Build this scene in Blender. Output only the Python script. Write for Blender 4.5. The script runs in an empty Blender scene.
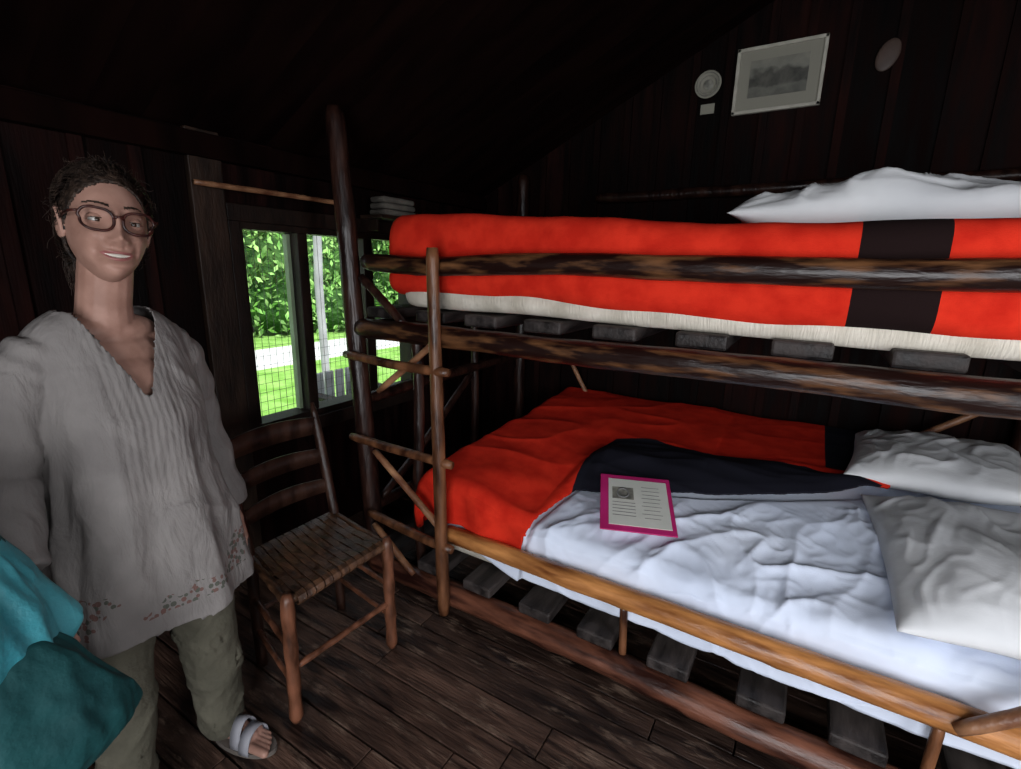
import bpy, bmesh, math, random
import numpy as np
from mathutils import Vector, Matrix, noise
random.seed(7); np.random.seed(7)
S=bpy.context.scene
COL=S.collection
S.view_settings.view_transform='Standard'

# ------------------------------------------------------------ materials
def _nt(name):
    m=bpy.data.materials.new(name); m.use_nodes=True
    nt=m.node_tree; b=nt.nodes['Principled BSDF']
    return m,nt,b
def col4(c): return (c[0],c[1],c[2],1)
def pmat(name,c1,c2,scale=5,stretch=(1,1,1),rough=.6,rough2=None,bump=.2,bscale=40,bstretch=None,spec=.5,lo=.35,hi=.65,detail=6,island=0,coat=0,sheen=0,dist=.01,warp=0,scuff=None):
    m,nt,b=_nt(name); N=nt.nodes; L=nt.links
    tc=N.new('ShaderNodeTexCoord'); mp=N.new('ShaderNodeMapping'); mp.inputs['Scale'].default_value=stretch
    L.new(tc.outputs['Object'],mp.inputs['Vector'])
    nz=N.new('ShaderNodeTexNoise'); nz.inputs['Scale'].default_value=scale; nz.inputs['Detail'].default_value=detail; nz.inputs['Distortion'].default_value=warp
    L.new(mp.outputs[0],nz.inputs['Vector'])
    rp=N.new('ShaderNodeValToRGB'); rp.color_ramp.elements[0].position=lo; rp.color_ramp.elements[1].position=hi
    rp.color_ramp.elements[0].color=col4(c1); rp.color_ramp.elements[1].color=col4(c2)
    L.new(nz.outputs['Fac'],rp.inputs['Fac'])
    out=rp.outputs['Color']
    if island>0:
        g=N.new('ShaderNodeNewGeometry'); mr=N.new('ShaderNodeMapRange')
        mr.inputs['To Min'].default_value=1-island; mr.inputs['To Max'].default_value=1+island
        L.new(g.outputs['Random Per Island'],mr.inputs['Value'])
        mx=N.new('ShaderNodeVectorMath'); mx.operation='SCALE'
        L.new(out,mx.inputs[0]); L.new(mr.outputs[0],mx.inputs['Scale']); out=mx.outputs[0]
        cm=N.new('ShaderNodeCombineXYZ'); m2=N.new('ShaderNodeMath'); m2.operation='MULTIPLY'; m2.inputs[1].default_value=37
        L.new(g.outputs['Random Per Island'],m2.inputs[0])
        for i in range(3): L.new(m2.outputs[0],cm.inputs[i])
        L.new(cm.outputs[0],mp.inputs['Location'])
    if scuff:
        mp3=N.new('ShaderNodeMapping'); mp3.inputs['Scale'].default_value=scuff[1]; L.new(tc.outputs['Object'],mp3.inputs['Vector'])
        n3=N.new('ShaderNodeTexNoise'); n3.inputs['Scale'].default_value=scuff[2]; n3.inputs['Detail'].default_value=12; n3.inputs['Roughness'].default_value=.72; L.new(mp3.outputs[0],n3.inputs['Vector'])
        r3=N.new('ShaderNodeMapRange'); r3.inputs['From Min'].default_value=.54; r3.inputs['From Max'].default_value=.72; r3.inputs['To Max'].default_value=scuff[3]; L.new(n3.outputs['Fac'],r3.inputs['Value'])
        mx3=N.new('ShaderNodeMix'); mx3.data_type='RGBA'; L.new(r3.outputs[0],mx3.inputs['Factor']); L.new(out,mx3.inputs[6]); mx3.inputs[7].default_value=col4(scuff[0]); out=mx3.outputs[2]
    L.new(out,b.inputs['Base Color'])
    if rough2 is not None:
        mr=N.new('ShaderNodeMapRange'); mr.inputs['To Min'].default_value=rough; mr.inputs['To Max'].default_value=rough2
        mr.inputs['From Min'].default_value=.3; mr.inputs['From Max'].default_value=.7
        L.new(nz.outputs['Fac'],mr.inputs['Value']); L.new(mr.outputs[0],b.inputs['Roughness'])
    else: b.inputs['Roughness'].default_value=rough
    b.inputs['Specular IOR Level'].default_value=spec
    b.inputs['Coat Weight'].default_value=coat
    b.inputs['Sheen Weight'].default_value=sheen
    if bump>0:
        mp2=N.new('ShaderNodeMapping'); mp2.inputs['Scale'].default_value=bstretch or stretch
        L.new(tc.outputs['Object'],mp2.inputs['Vector'])
        n2=N.new('ShaderNodeTexNoise'); n2.inputs['Scale'].default_value=bscale; n2.inputs['Detail'].default_value=5
        L.new(mp2.outputs[0],n2.inputs['Vector'])
        bp=N.new('ShaderNodeBump'); bp.inputs['Strength'].default_value=bump; bp.inputs['Distance'].default_value=dist
        L.new(n2.outputs['Fac'],bp.inputs['Height']); L.new(bp.outputs[0],b.inputs['Normal'])
    return m
def flat(name,c,rough=.5,metal=0,spec=.5):
    m,nt,b=_nt(name); b.inputs['Base Color'].default_value=col4(c); b.inputs['Roughness'].default_value=rough
    b.inputs['Metallic'].default_value=metal; b.inputs['Specular IOR Level'].default_value=spec
    return m

M={}
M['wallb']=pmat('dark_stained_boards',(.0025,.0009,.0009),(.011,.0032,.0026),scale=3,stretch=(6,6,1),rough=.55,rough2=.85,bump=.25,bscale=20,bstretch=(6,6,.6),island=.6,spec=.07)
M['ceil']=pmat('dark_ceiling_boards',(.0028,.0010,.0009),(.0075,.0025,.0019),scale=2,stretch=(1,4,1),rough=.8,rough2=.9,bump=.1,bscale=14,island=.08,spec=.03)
M['floor']=pmat('worn_floor_planks',(.009,.005,.0042),(.115,.064,.045),scale=4,stretch=(1,6,1),rough=.36,rough2=.6,bump=.5,bscale=14,bstretch=(1,8,1),island=.8,lo=.36,hi=.82,detail=10,warp=.8,spec=.4,scuff=((.30,.21,.155),(1,3.5,1),6,.7))
M['logd']=pmat('dark_varnished_log_x',(.012,.004,.003),(.26,.11,.042),scale=6,stretch=(1,5,5),rough=.28,rough2=.45,bump=.4,bscale=14,lo=.48,hi=.84,coat=.08,spec=.35)
M['logm']=pmat('red_brown_log_x',(.022,.007,.005),(.22,.080,.045),scale=5,stretch=(1,5,5),rough=.28,rough2=.45,bump=.4,bscale=14,lo=.38,hi=.78,coat=.08,spec=.35)
M['logo']=pmat('amber_log_x',(.13,.038,.010),(.62,.27,.085),scale=5,stretch=(1,5,5),rough=.28,rough2=.42,bump=.4,bscale=14,lo=.3,hi=.7,coat=.08,spec=.4)
M['logdz']=pmat('dark_varnished_log_z',(.009,.0035,.003),(.05,.019,.012),scale=5,stretch=(5,5,1),rough=.28,rough2=.45,bump=.5,bscale=12,lo=.4,hi=.8,coat=.1,spec=.3)
M['logoz']=pmat('amber_pole_z',(.03,.010,.005),(.26,.105,.045),scale=5,stretch=(4,4,1),rough=.3,rough2=.5,bump=.4,bscale=16,lo=.35,hi=.8,coat=.08,spec=.35)
M['pale']=pmat('peeled_brace_wood',(.12,.042,.020),(.36,.18,.09),scale=6,stretch=(2,2,2),rough=.45,bump=.3,bscale=30)
M['slat']=pmat('weathered_slats',(.009,.007,.007),(.045,.036,.034),scale=6,stretch=(4,1,4),rough=.45,rough2=.7,bump=.3,bscale=25,island=.25,spec=.3)
M['sheet']=pmat('white_cotton_sheet',(.66,.73,.89),(.74,.80,.94),scale=2,rough=.85,bump=.10,bscale=220,dist=.003,spec=.2)
M['pillow']=pmat('pillowcase_cotton',(.62,.63,.66),(.74,.75,.77),scale=2.5,rough=.85,bump=.3,bscale=18,dist=.008,spec=.2)
M['matt']=pmat('ribbed_mattress_cover',(.46,.42,.35),(.66,.61,.53),scale=10,rough=.9,bump=.6,bscale=60,bstretch=(3,.3,.3),dist=.006,spec=.2)
def red_wool(name,mode):
    m=pmat(name,(.50,.017,.008),(.64,.030,.013),scale=14,rough=.95,bump=.4,bscale=260,dist=.002,detail=4,spec=.08)
    nt=m.node_tree;N=nt.nodes;L=nt.links;b=N['Principled BSDF']
    g=N.new('ShaderNodeMath'); g.operation='GREATER_THAN'
    mu=N.new('ShaderNodeMath'); mu.operation='MULTIPLY'
    if mode=='stripe':
        tc=N.new('ShaderNodeTexCoord'); sx=N.new('ShaderNodeSeparateXYZ'); L.new(tc.outputs['Object'],sx.inputs[0])
        g.inputs[1].default_value=.085; L.new(sx.outputs['X'],g.inputs[0])
        l=N.new('ShaderNodeMath'); l.operation='LESS_THAN'; l.inputs[1].default_value=.262; L.new(sx.outputs['X'],l.inputs[0])
        L.new(g.outputs[0],mu.inputs[0]); L.new(l.outputs[0],mu.inputs[1])
    else:
        at=N.new('ShaderNodeAttribute'); at.attribute_name='band'; g.inputs[1].default_value=0; L.new(at.outputs['Fac'],g.inputs[0])
        L.new(g.outputs[0],mu.inputs[0]); mu.inputs[1].default_value=1
    mx=N.new('ShaderNodeMix'); mx.data_type='RGBA'; L.new(mu.outputs[0],mx.inputs['Factor'])
    src=b.inputs['Base Color'].links[0].from_socket
    L.new(src,mx.inputs[6]); mx.inputs[7].default_value=(.010,.010,.016,1) if mode!='stripe' else (.012,.006,.006,1); L.new(mx.outputs[2],b.inputs['Base Color'])
    return m
M['redband']=red_wool('red_wool_banded','band')
M['redstripe']=red_wool('red_wool_striped','stripe')
M['skin']=pmat('skin',(.27,.145,.110),(.36,.205,.160),scale=22,rough=.55,bump=.15,bscale=260,dist=.002,spec=.3)
M['lips']=flat('lips',(.25,.085,.08),.45)
M['teeth']=flat('teeth',(.50,.46,.41),.3)
M['hair']=pmat('brown_hair',(.008,.005,.004),(.05,.031,.022),scale=60,rough=.55,bump=.8,bscale=120,spec=.3)
M['eye']=flat('eye_white',(.33,.31,.29),.3)
M['iris']=flat('iris_brown',(.025,.013,.008),.15)
M['tort']=pmat('tortoiseshell_frame',(.007,.003,.003),(.05,.012,.009),scale=60,rough=.3,bump=0,spec=.3)
M['khaki']=pmat('khaki_cotton',(.070,.066,.049),(.118,.110,.083),scale=5,rough=.9,bump=.7,bscale=12,dist=.03,spec=.2)
M['teal']=pmat('dark_teal_canvas',(.005,.048,.052),(.010,.085,.088),scale=4,rough=.7,bump=.5,bscale=10,dist=.03,spec=.3)
M['turq']=pmat('turquoise_nylon',(.03,.22,.27),(.08,.36,.42),scale=4,rough=.45,bump=.5,bscale=12,dist=.03)
M['chairo']=pmat('honey_chair_wood',(.045,.017,.009),(.19,.072,.038),scale=8,stretch=(3,3,1),rough=.3,rough2=.5,bump=.2,bscale=30,spec=.4)
M['chaird']=pmat('dark_chair_wood',(.012,.005,.0035),(.045,.019,.012),scale=8,stretch=(3,3,1),rough=.3,rough2=.5,bump=.2,bscale=30,spec=.35)
M['splint']=pmat('woven_splint',(.030,.014,.008),(.115,.054,.027),scale=14,stretch=(1,4,1),rough=.38,bump=.3,bscale=50,island=.3)
M['frame']=pmat('white_picture_frame',(.36,.34,.29),(.46,.44,.38),scale=20,rough=.5,bump=.1)
M['matb']=flat('picture_mat',(.24,.23,.19),.8)
M['pattern']=pmat('plate_pattern',(.10,.10,.09),(.28,.27,.23),scale=30,rough=.5,bump=0)
M['pink']=pmat('magenta_card',(.42,.012,.12),(.52,.02,.17),scale=8,rough=.5,bump=.05)
M['paper']=pmat('printed_paper',(.52,.53,.49),(.60,.60,.56),scale=8,rough=.7,bump=.05)
M['ink']=flat('ink_grey',(.16,.16,.16),.8)
M['wframe']=pmat('dark_window_frame',(.007,.004,.003),(.020,.011,.008),scale=6,stretch=(4,4,1),rough=.5,bump=.2,spec=.25)
M['palefr']=pmat('pale_green_strip',(.22,.30,.18),(.30,.38,.26),scale=8,rough=.5,bump=.1)
M['trimb']=pmat('brown_trim',(.012,.007,.005),(.038,.021,.014),scale=5,stretch=(4,4,1),rough=.5,bump=.3,bscale=25,spec=.25)
M['oval']=pmat('pale_oval_brown',(.05,.03,.024),(.09,.056,.045),scale=9,rough=.6,bump=.1)
M['wire']=flat('screen_wire',(.12,.13,.12),.5,metal=.6)
M['grass']=pmat('lawn_grass',(.18,.40,.06),(.36,.62,.16),scale=3,rough=.95,bump=.6,bscale=60,dist=.05,spec=.1)
M['path']=pmat('gravel_road',(.62,.62,.60),(.78,.78,.75),scale=8,rough=.95,bump=.3)
M['leaf']=pmat('leaves',(.10,.27,.05),(.36,.60,.18),scale=2.5,rough=.7,bump=0,island=.6,spec=.2)
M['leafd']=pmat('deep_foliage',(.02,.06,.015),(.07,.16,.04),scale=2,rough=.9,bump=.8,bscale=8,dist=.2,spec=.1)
M['bark']=pmat('bark',(.05,.04,.03),(.14,.11,.09),scale=5,stretch=(4,4,1),rough=.9,bump=.8,bscale=12,dist=.05)
M['porch']=pmat('grey_porch_wood',(.30,.31,.30),(.48,.49,.48),scale=5,rough=.7,bump=.2)
M['towel']=pmat('grey_towel',(.08,.07,.06),(.14,.13,.11),scale=12,rough=.9,bump=.5,bscale=80)
M['sandal']=flat('sandal_white',(.24,.24,.27),.6)
M['sole']=flat('sandal_sole',(.10,.085,.075),.8)
m=pmat('engraving_print',(.03,.03,.026),(.20,.19,.16),scale=22,rough=.6,bump=0,lo=.3,hi=.7,detail=10)
nt=m.node_tree;N=nt.nodes;L=nt.links;b=N['Principled BSDF']
tc=N.new('ShaderNodeTexCoord'); sp=N.new('ShaderNodeSeparateXYZ'); L.new(tc.outputs['Object'],sp.inputs[0])
nz=N.new('ShaderNodeTexNoise'); nz.inputs['Scale'].default_value=14; L.new(tc.outputs['Object'],nz.inputs['Vector'])
ma=N.new('ShaderNodeMath'); ma.operation='MULTIPLY_ADD'; ma.inputs[1].default_value=.10; L.new(nz.outputs['Fac'],ma.inputs[0]); L.new(sp.outputs['Z'],ma.inputs[2])
mr=N.new('ShaderNodeMapRange'); mr.inputs['From Min'].default_value=2.40; mr.inputs['From Max'].default_value=2.575; L.new(ma.outputs[0],mr.inputs['Value'])
rp=N.new('ShaderNodeValToRGB'); e=rp.color_ramp.elements; e[0].color=(.10,.10,.085,1); e[1].color=(.24,.23,.19,1)
for p,c in ((.28,.13),(.36,.035),(.62,.03),(.72,.20)):
    q=e.new(p); q.color=(c,c,c*.85,1)
L.new(mr.outputs[0],rp.inputs[0])
mx=N.new('ShaderNodeMix'); mx.data_type='RGBA'; mx.inputs['Factor'].default_value=.65
src=b.inputs['Base Color'].links[0].from_socket; L.new(src,mx.inputs[6]); L.new(rp.outputs[0],mx.inputs[7]); L.new(mx.outputs[2],b.inputs['Base Color']); M['print']=m
m,nt,b=_nt('window_glass'); N=nt.nodes;L=nt.links
tr=N.new('ShaderNodeBsdfTransparent'); gl=N.new('ShaderNodeBsdfGlossy'); gl.inputs['Roughness'].default_value=.02; mx=N.new('ShaderNodeMixShader'); mx.inputs[0].default_value=.05
L.new(tr.outputs[0],mx.inputs[1]); L.new(gl.outputs[0],mx.inputs[2]); L.new(mx.outputs[0],N['Material Output'].inputs['Surface']); M['glass']=m
def blouse_mat():
    m=pmat('grey_linen_blouse',(.165,.152,.148),(.235,.218,.210),scale=6,rough=.9,bump=0,spec=.12)
    nt=m.node_tree;N=nt.nodes;L=nt.links;b=N['Principled BSDF']
    tc=N.new('ShaderNodeTexCoord'); sp=N.new('ShaderNodeSeparateXYZ'); L.new(tc.outputs['Object'],sp.inputs[0])
    n1=N.new('ShaderNodeTexNoise'); n1.inputs['Scale'].default_value=8; n1.inputs['Detail'].default_value=6; n1.inputs['Distortion'].default_value=.4
    mp=N.new('ShaderNodeMapping'); mp.inputs['Scale'].default_value=(2.0,2.0,.8); L.new(tc.outputs['Object'],mp.inputs[0]); L.new(mp.outputs[0],n1.inputs['Vector'])
    s=N.new('ShaderNodeMath'); s.operation='MULTIPLY'; s.inputs[1].default_value=420; L.new(sp.outputs['X'],s.inputs[0])
    si=N.new('ShaderNodeMath'); si.operation='SINE'; L.new(s.outputs[0],si.inputs[0])
    ab=N.new('ShaderNodeMath'); ab.operation='ABSOLUTE'; L.new(sp.outputs['X'],ab.inputs[0])
    lt=N.new('ShaderNodeMath'); lt.operation='LESS_THAN'; lt.inputs[1].default_value=.075; L.new(ab.outputs[0],lt.inputs[0])
    gz=N.new('ShaderNodeMapRange'); gz.inputs['From Min'].default_value=.86; gz.inputs['From Max'].default_value=1.05; L.new(sp.outputs['Z'],gz.inputs['Value'])
    k=N.new('ShaderNodeMath'); k.operation='MULTIPLY'; L.new(lt.outputs[0],k.inputs[0]); L.new(gz.outputs[0],k.inputs[1])
    k2=N.new('ShaderNodeMath'); k2.operation='MULTIPLY'; L.new(k.outputs[0],k2.inputs[0]); L.new(si.outputs[0],k2.inputs[1])
    k3=N.new('ShaderNodeMath'); k3.operation='MULTIPLY_ADD'; k3.inputs[1].default_value=.028; L.new(k2.outputs[0],k3.inputs[0]); L.new(n1.outputs['Fac'],k3.inputs[2])
    bp=N.new('ShaderNodeBump'); bp.inputs['Strength'].default_value=.7; bp.inputs['Distance'].default_value=.025
    L.new(k3.outputs[0],bp.inputs['Height']); L.new(bp.outputs[0],b.inputs['Normal'])
    vo=N.new('ShaderNodeTexVoronoi'); vo.inputs['Scale'].default_value=75; vo.inputs['Randomness'].default_value=1; L.new(tc.outputs['Object'],vo.inputs['Vector'])
    l1=N.new('ShaderNodeMath'); l1.operation='LESS_THAN'; l1.inputs[1].default_value=.48; L.new(vo.outputs['Distance'],l1.inputs[0])
    n2=N.new('ShaderNodeTexNoise'); n2.inputs['Scale'].default_value=8; n2.inputs['Detail'].default_value=3; L.new(tc.outputs['Object'],n2.inputs['Vector'])
    g2=N.new('ShaderNodeMath'); g2.operation='GREATER_THAN'; g2.inputs[1].default_value=.50; L.new(n2.outputs['Fac'],g2.inputs[0])
    zz=N.new('ShaderNodeMath'); zz.operation='LESS_THAN'; zz.inputs[1].default_value=.75; L.new(sp.outputs['Z'],zz.inputs[0])
    z2=N.new('ShaderNodeMath'); z2.operation='GREATER_THAN'; z2.inputs[1].default_value=.655; L.new(sp.outputs['Z'],z2.inputs[0])
    a1=N.new('ShaderNodeMath'); a1.operation='MULTIPLY'; L.new(l1.outputs[0],a1.inputs[0]); L.new(g2.outputs[0],a1.inputs[1])
    a2=N.new('ShaderNodeMath'); a2.operation='MULTIPLY'; L.new(a1.outputs[0],a2.inputs[0]); L.new(zz.outputs[0],a2.inputs[1])
    a4=N.new('ShaderNodeMath'); a4.operation='MULTIPLY'; L.new(a2.outputs[0],a4.inputs[0]); L.new(z2.outputs[0],a4.inputs[1])
    a3=N.new('ShaderNodeMath'); a3.operation='MULTIPLY'; a3.inputs[1].default_value=.75; L.new(a4.outputs[0],a3.inputs[0])
    rp=N.new('ShaderNodeValToRGB'); rp.color_ramp.interpolation='CONSTANT'
    rp.color_ramp.elements[0].color=(.045,.055,.038,1); rp.color_ramp.elements[1].position=.5; rp.color_ramp.elements[1].color=(.12,.045,.035,1)
    sc=N.new('ShaderNodeSeparateColor'); L.new(vo.outputs['Color'],sc.inputs[0]); L.new(sc.outputs[0],rp.inputs[0])
    mx=N.new('ShaderNodeMix'); mx.data_type='RGBA'; L.new(a3.outputs[0],mx.inputs['Factor'])
    src=b.inputs['Base Color'].links[0].from_socket
    L.new(src,mx.inputs[6]); L.new(rp.outputs[0],mx.inputs[7]); L.new(mx.outputs[2],b.inputs['Base Color'])
    return m
M['blouse']=blouse_mat()

# ------------------------------------------------------------ mesh builder
class MB:
    def __init__(s): s.v=[];s.f=[];s.m=[]
    def add(s,v,f,m=0):
        o=len(s.v); s.v+= [tuple(p) for p in v]; s.f+=[tuple(i+o for i in q) for q in f]; s.m+=[m]*len(f)
    def box(s,c,size,rot=None,m=0):
        hx,hy,hz=[k/2 for k in size]; vs=[]
        for z in(-hz,hz):
            for y in(-hy,hy):
                for x in(-hx,hx):
                    p=Vector((x,y,z)); 
                    if rot is not None: p=rot@p
                    vs.append(p+Vector(c))
        s.add(vs,[(0,2,3,1),(4,5,7,6),(0,1,5,4),(2,6,7,3),(0,4,6,2),(1,3,7,5)],m)
    def hexa(s,vs,m=0):
        s.add(vs,[(3,2,1,0),(4,5,6,7),(0,1,5,4),(1,2,6,5),(2,3,7,6),(3,0,4,7)],m)
    def tube(s,pts,rad,seg=12,m=0,cap=True,flat=None):
        pts=[Vector(p) for p in pts]; n=len(pts)
        if not hasattr(rad,'__len__'): rad=[rad]*n
        T=[(pts[min(i+1,n-1)]-pts[max(i-1,0)]).normalized() for i in range(n)]
        up=Vector((0,0,1)) if abs(T[0].z)<.9 else Vector((0,1,0))
        a=T[0].cross(up).normalized(); vs=[]
        for i in range(n):
            a=(a-T[i]*a.dot(T[i])).normalized(); b=T[i].cross(a)
            for k in range(seg):
                t=2*math.pi*k/seg; r=rad[i]
                vs.append(pts[i]+a*math.cos(t)*r+b*math.sin(t)*r*(flat or 1))
        fs=[(i*seg+k,i*seg+(k+1)%seg,(i+1)*seg+(k+1)%seg,(i+1)*seg+k) for i in range(n-1) for k in range(seg)]
        if cap: fs+= [tuple(range(seg))[::-1],tuple((n-1)*seg+k for k in range(seg))]
        s.add(vs,fs,m)
    def log(s,p0,p1,r0,r1=None,seg=16,m=0,bend=.008,seed=None,bump=.08):
        p0=Vector(p0);p1=Vector(p1); r1=r1 or r0; Ln=(p1-p0).length; n=max(8,int(Ln/.04)); sd=random.random()*50 if seed is None else seed
        T=(p1-p0).normalized(); up=Vector((0,0,1)) if abs(T.z)<.9 else Vector((0,1,0)); a=T.cross(up).normalized(); b=T.cross(a)
        vs=[]
        for i in range(n+1):
            f=i/n
            c=p0.lerp(p1,f)+ (a*noise.noise(Vector((f*Ln*1.5,sd,0)))+b*noise.noise(Vector((f*Ln*1.5,sd,9))))*bend*2
            r=r0+(r1-r0)*f
            if i in(0,n): r*=.82
            for k in range(seg):
                t=2*math.pi*k/seg
                q=noise.noise(Vector((f*Ln*7+sd,math.cos(t)*1.3,math.sin(t)*1.3)))
                kn=max(0,noise.noise(Vector((f*Ln*9+sd*3,math.cos(t)*2,math.sin(t)*2)))-.45)
                rr=r*(1+bump*q+.55*kn)
                vs.append(c+(a*math.cos(t)+b*math.sin(t))*rr)
        fs=[(i*seg+k,i*seg+(k+1)%seg,(i+1)*seg+(k+1)%seg,(i+1)*seg+k) for i in range(n) for k in range(seg)]
        fs+= [tuple(range(seg))[::-1],tuple(n*seg+k for k in range(seg))]
        s.add(vs,fs,m)
    def ell(s,c,r,rot=None,nu=20,nv=14,m=0):
        vs=[];fs=[];c=Vector(c)
        if not hasattr(r,'__len__'): r=(r,r,r)
        for j in range(1,nv):
            ph=math.pi*j/nv
            for i in range(nu):
                t=2*math.pi*i/nu; p=Vector((r[0]*math.sin(ph)*math.cos(t),r[1]*math.sin(ph)*math.sin(t),r[2]*math.cos(ph)))
                vs.append(c+(rot@p if rot is not None else p))
        p=Vector((0,0,r[2])); vs.append(c+(rot@p if rot is not None else p)); vs.append(c-(rot@p if rot is not None else p))
        for j in range(nv-2):
            for i in range(nu): fs.append((j*nu+i,(j+1)*nu+i,(j+1)*nu+(i+1)%nu,j*nu+(i+1)%nu))
        T=(nv-1)*nu
        for i in range(nu): fs.append((T,i,(i+1)%nu)); fs.append((T+1,(nv-2)*nu+(i+1)%nu,(nv-2)*nu+i))
        s.add(vs,fs,m)
    def cap(s,p0,p1,r0,r1=None,m=0):
        r1=r1 or r0; s.tube([p0,p1],[r0,r1],16,m); s.ell(p0,r0,nu=16,nv=10,m=m); s.ell(p1,r1,nu=16,nv=10,m=m)
    def chain(s,pts,rs):
        for i in range(len(pts)-1): s.cap(pts[i],pts[i+1],rs[i],rs[i+1])
    def loft(s,rings,m=0,cap=True):
        n=len(rings[0]); vs=[p for r in rings for p in r]
        fs=[(i*n+k,i*n+(k+1)%n,(i+1)*n+(k+1)%n,(i+1)*n+k) for i in range(len(rings)-1) for k in range(n)]
        if cap: fs+=[tuple(range(n))[::-1],tuple((len(rings)-1)*n+k for k in range(n))]
        s.add(vs,fs,m)
    def grid(s,P,m=0):
        a=len(P);b=len(P[0]); vs=[p for r in P for p in r]
        s.add(vs,[(i*b+j,(i+1)*b+j,(i+1)*b+j+1,i*b+j+1) for i in range(a-1) for j in range(b-1)],m)
    def build(s,name,mats,parent=None,smooth=True,bevel=0,fix=True):
        me=bpy.data.meshes.new(name); me.from_pydata(s.v,[],s.f)
        for mt in (mats if isinstance(mats,(list,tuple)) else [mats]): me.materials.append(mt)
        me.polygons.foreach_set('material_index',s.m)
        if fix:
            bm=bmesh.new(); bm.from_mesh(me); bmesh.ops.recalc_face_normals(bm,faces=bm.faces); bm.to_mesh(me); bm.free()
        me.polygons.foreach_set('use_smooth',[smooth]*len(me.polygons)); me.update()
        o=bpy.data.objects.new(name,me); COL.objects.link(o)
        if parent: o.parent=parent
        if bevel:
            bv=o.modifiers.new('bevel','BEVEL'); bv.width=bevel; bv.segments=2; bv.limit_method='ANGLE'
        return o
def empty(name,loc=(0,0,0),rz=0):
    e=bpy.data.objects.new(name,None); COL.objects.link(e); e.location=loc; e.rotation_euler=(0,0,rz); e.empty_display_size=.1; return e
def remesh(o,vox,it=6,fac=.5):
    mats=[m for m in o.data.materials]
    r=o.modifiers.new('r','REMESH'); r.mode='VOXEL'; r.voxel_size=vox
    if it: 
        sm=o.modifiers.new('s','SMOOTH'); sm.factor=fac; sm.iterations=it
    bpy.context.view_layer.update(); dg=bpy.context.evaluated_depsgraph_get()
    me=bpy.data.meshes.new_from_object(o.evaluated_get(dg)); o.modifiers.clear(); o.data=me
    me.materials.clear()
    for m in mats: me.materials.append(m)
    me.polygons.foreach_set('material_index',[0]*len(me.polygons))
    me.polygons.foreach_set('use_smooth',[True]*len(me.polygons)); me.update(); return o
def solid(o,t,off=-1):
    s=o.modifiers.new('solid','SOLIDIFY'); s.thickness=t; s.offset=off

# ------------------------------------------------------------ room shell
XL,XR,YB,YF=-2.15,1.7,3.15,-1.5
PX,PZ=.35,3.15
def zc(x): return 1.95+(x-XL)*(PZ-1.95)/(PX-XL) if x<PX else PZ-(x-PX)*.47
def wall(name,axis,pos,out,u0,u1,bw,opening=None,top=None):
    mb=MB(); th=.09
    cuts=[u0]; 
    while cuts[-1]<u1-1e-4: cuts.append(min(u1,cuts[-1]+bw*random.uniform(.85,1.15)))
    if opening: cuts=sorted(set([c for c in cuts if min(abs(c-opening[0]),abs(c-opening[1]))>.03 or c in(u0,u1)]+[opening[0],opening[1]]))
    T=top or (lambda u:zc(pos))
    def piece(a,b,z0,za,zb,d0,d1):
        def P(u,d,z): return (u,pos+out*d,z) if axis=='x' else (pos+out*d,u,z)
        mb.hexa([P(a,d0,z0),P(b,d0,z0),P(b,d1,z0),P(a,d1,z0),P(a,d0,za),P(b,d0,zb),P(b,d1,zb),P(a,d1,za)])
    for a,b in zip(cuts[:-1],cuts[1:]):
        j=random.uniform(0,.006)
        if opening and a>=opening[0]-1e-4 and b<=opening[1]+1e-4:
            if opening[2]>0: piece(a,b,0,opening[2],opening[2],j,th)
            piece(a,b,opening[3],T(a),T(b),j,th)
        else: piece(a,b,0,T(a),T(b),j,th)
        if b<u1-.01 and not(opening and opening[0]-.03<b<opening[1]+.03):
            piece(b-.02,b+.02,0,T(b-.02)-.01,T(b+.02)-.01,-.016,.001)
    return mb.build(name,M['wallb'],smooth=False)
WZ0,WZ1=.68,1.62
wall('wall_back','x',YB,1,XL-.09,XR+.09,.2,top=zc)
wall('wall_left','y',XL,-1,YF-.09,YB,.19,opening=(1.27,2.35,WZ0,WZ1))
wall('wall_right','y',XR,1,YF-.09,YB,.2,opening=(-.3,.7,.9,1.9))  # unseen opening, added to go with the side fill lamp
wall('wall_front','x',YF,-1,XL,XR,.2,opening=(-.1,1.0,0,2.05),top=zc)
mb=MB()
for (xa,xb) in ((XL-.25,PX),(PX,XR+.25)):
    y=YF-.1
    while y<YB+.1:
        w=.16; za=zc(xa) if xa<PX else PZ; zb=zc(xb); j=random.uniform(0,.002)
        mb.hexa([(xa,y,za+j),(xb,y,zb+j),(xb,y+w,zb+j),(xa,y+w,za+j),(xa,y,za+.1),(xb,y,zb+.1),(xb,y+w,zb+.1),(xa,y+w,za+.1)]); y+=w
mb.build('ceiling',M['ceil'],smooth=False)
mb=MB(); y=YF-.09
while y<YB+.09:
    w=random.choice([.09,.11,.125]); x=XL-.09-random.random()
    while x<XR+.09:
        L_=random.uniform(.6,1.9); x0=max(x,XL-.09); x1=min(x+L_,XR+.09)
        if x1>x0+.02: mb.box(((x0+x1)/2,y+w/2,-.015+random.uniform(-.002,.002)),(x1-x0-.005,w-.007,.03))
        x+=L_
    y+=w
mb.box(((XL+XR)/2,(YF+YB)/2,-.047),(XR-XL+.2,YB-YF+.2,.03))
mb.build('floor',M['floor'],smooth=False,bevel=.002)
mb=MB(); mb.box((XL+.02,1.15,.98),(.03,.13,1.94)); mb.build('trim_1',M['trimb'],smooth=False,bevel=.004)
mb=MB(); mb.log((-1.25,YB-.06,1.89),(1.6,YB-.06,1.89),.03,m=0); mb.build('trim_2',M['logdz'])
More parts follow.
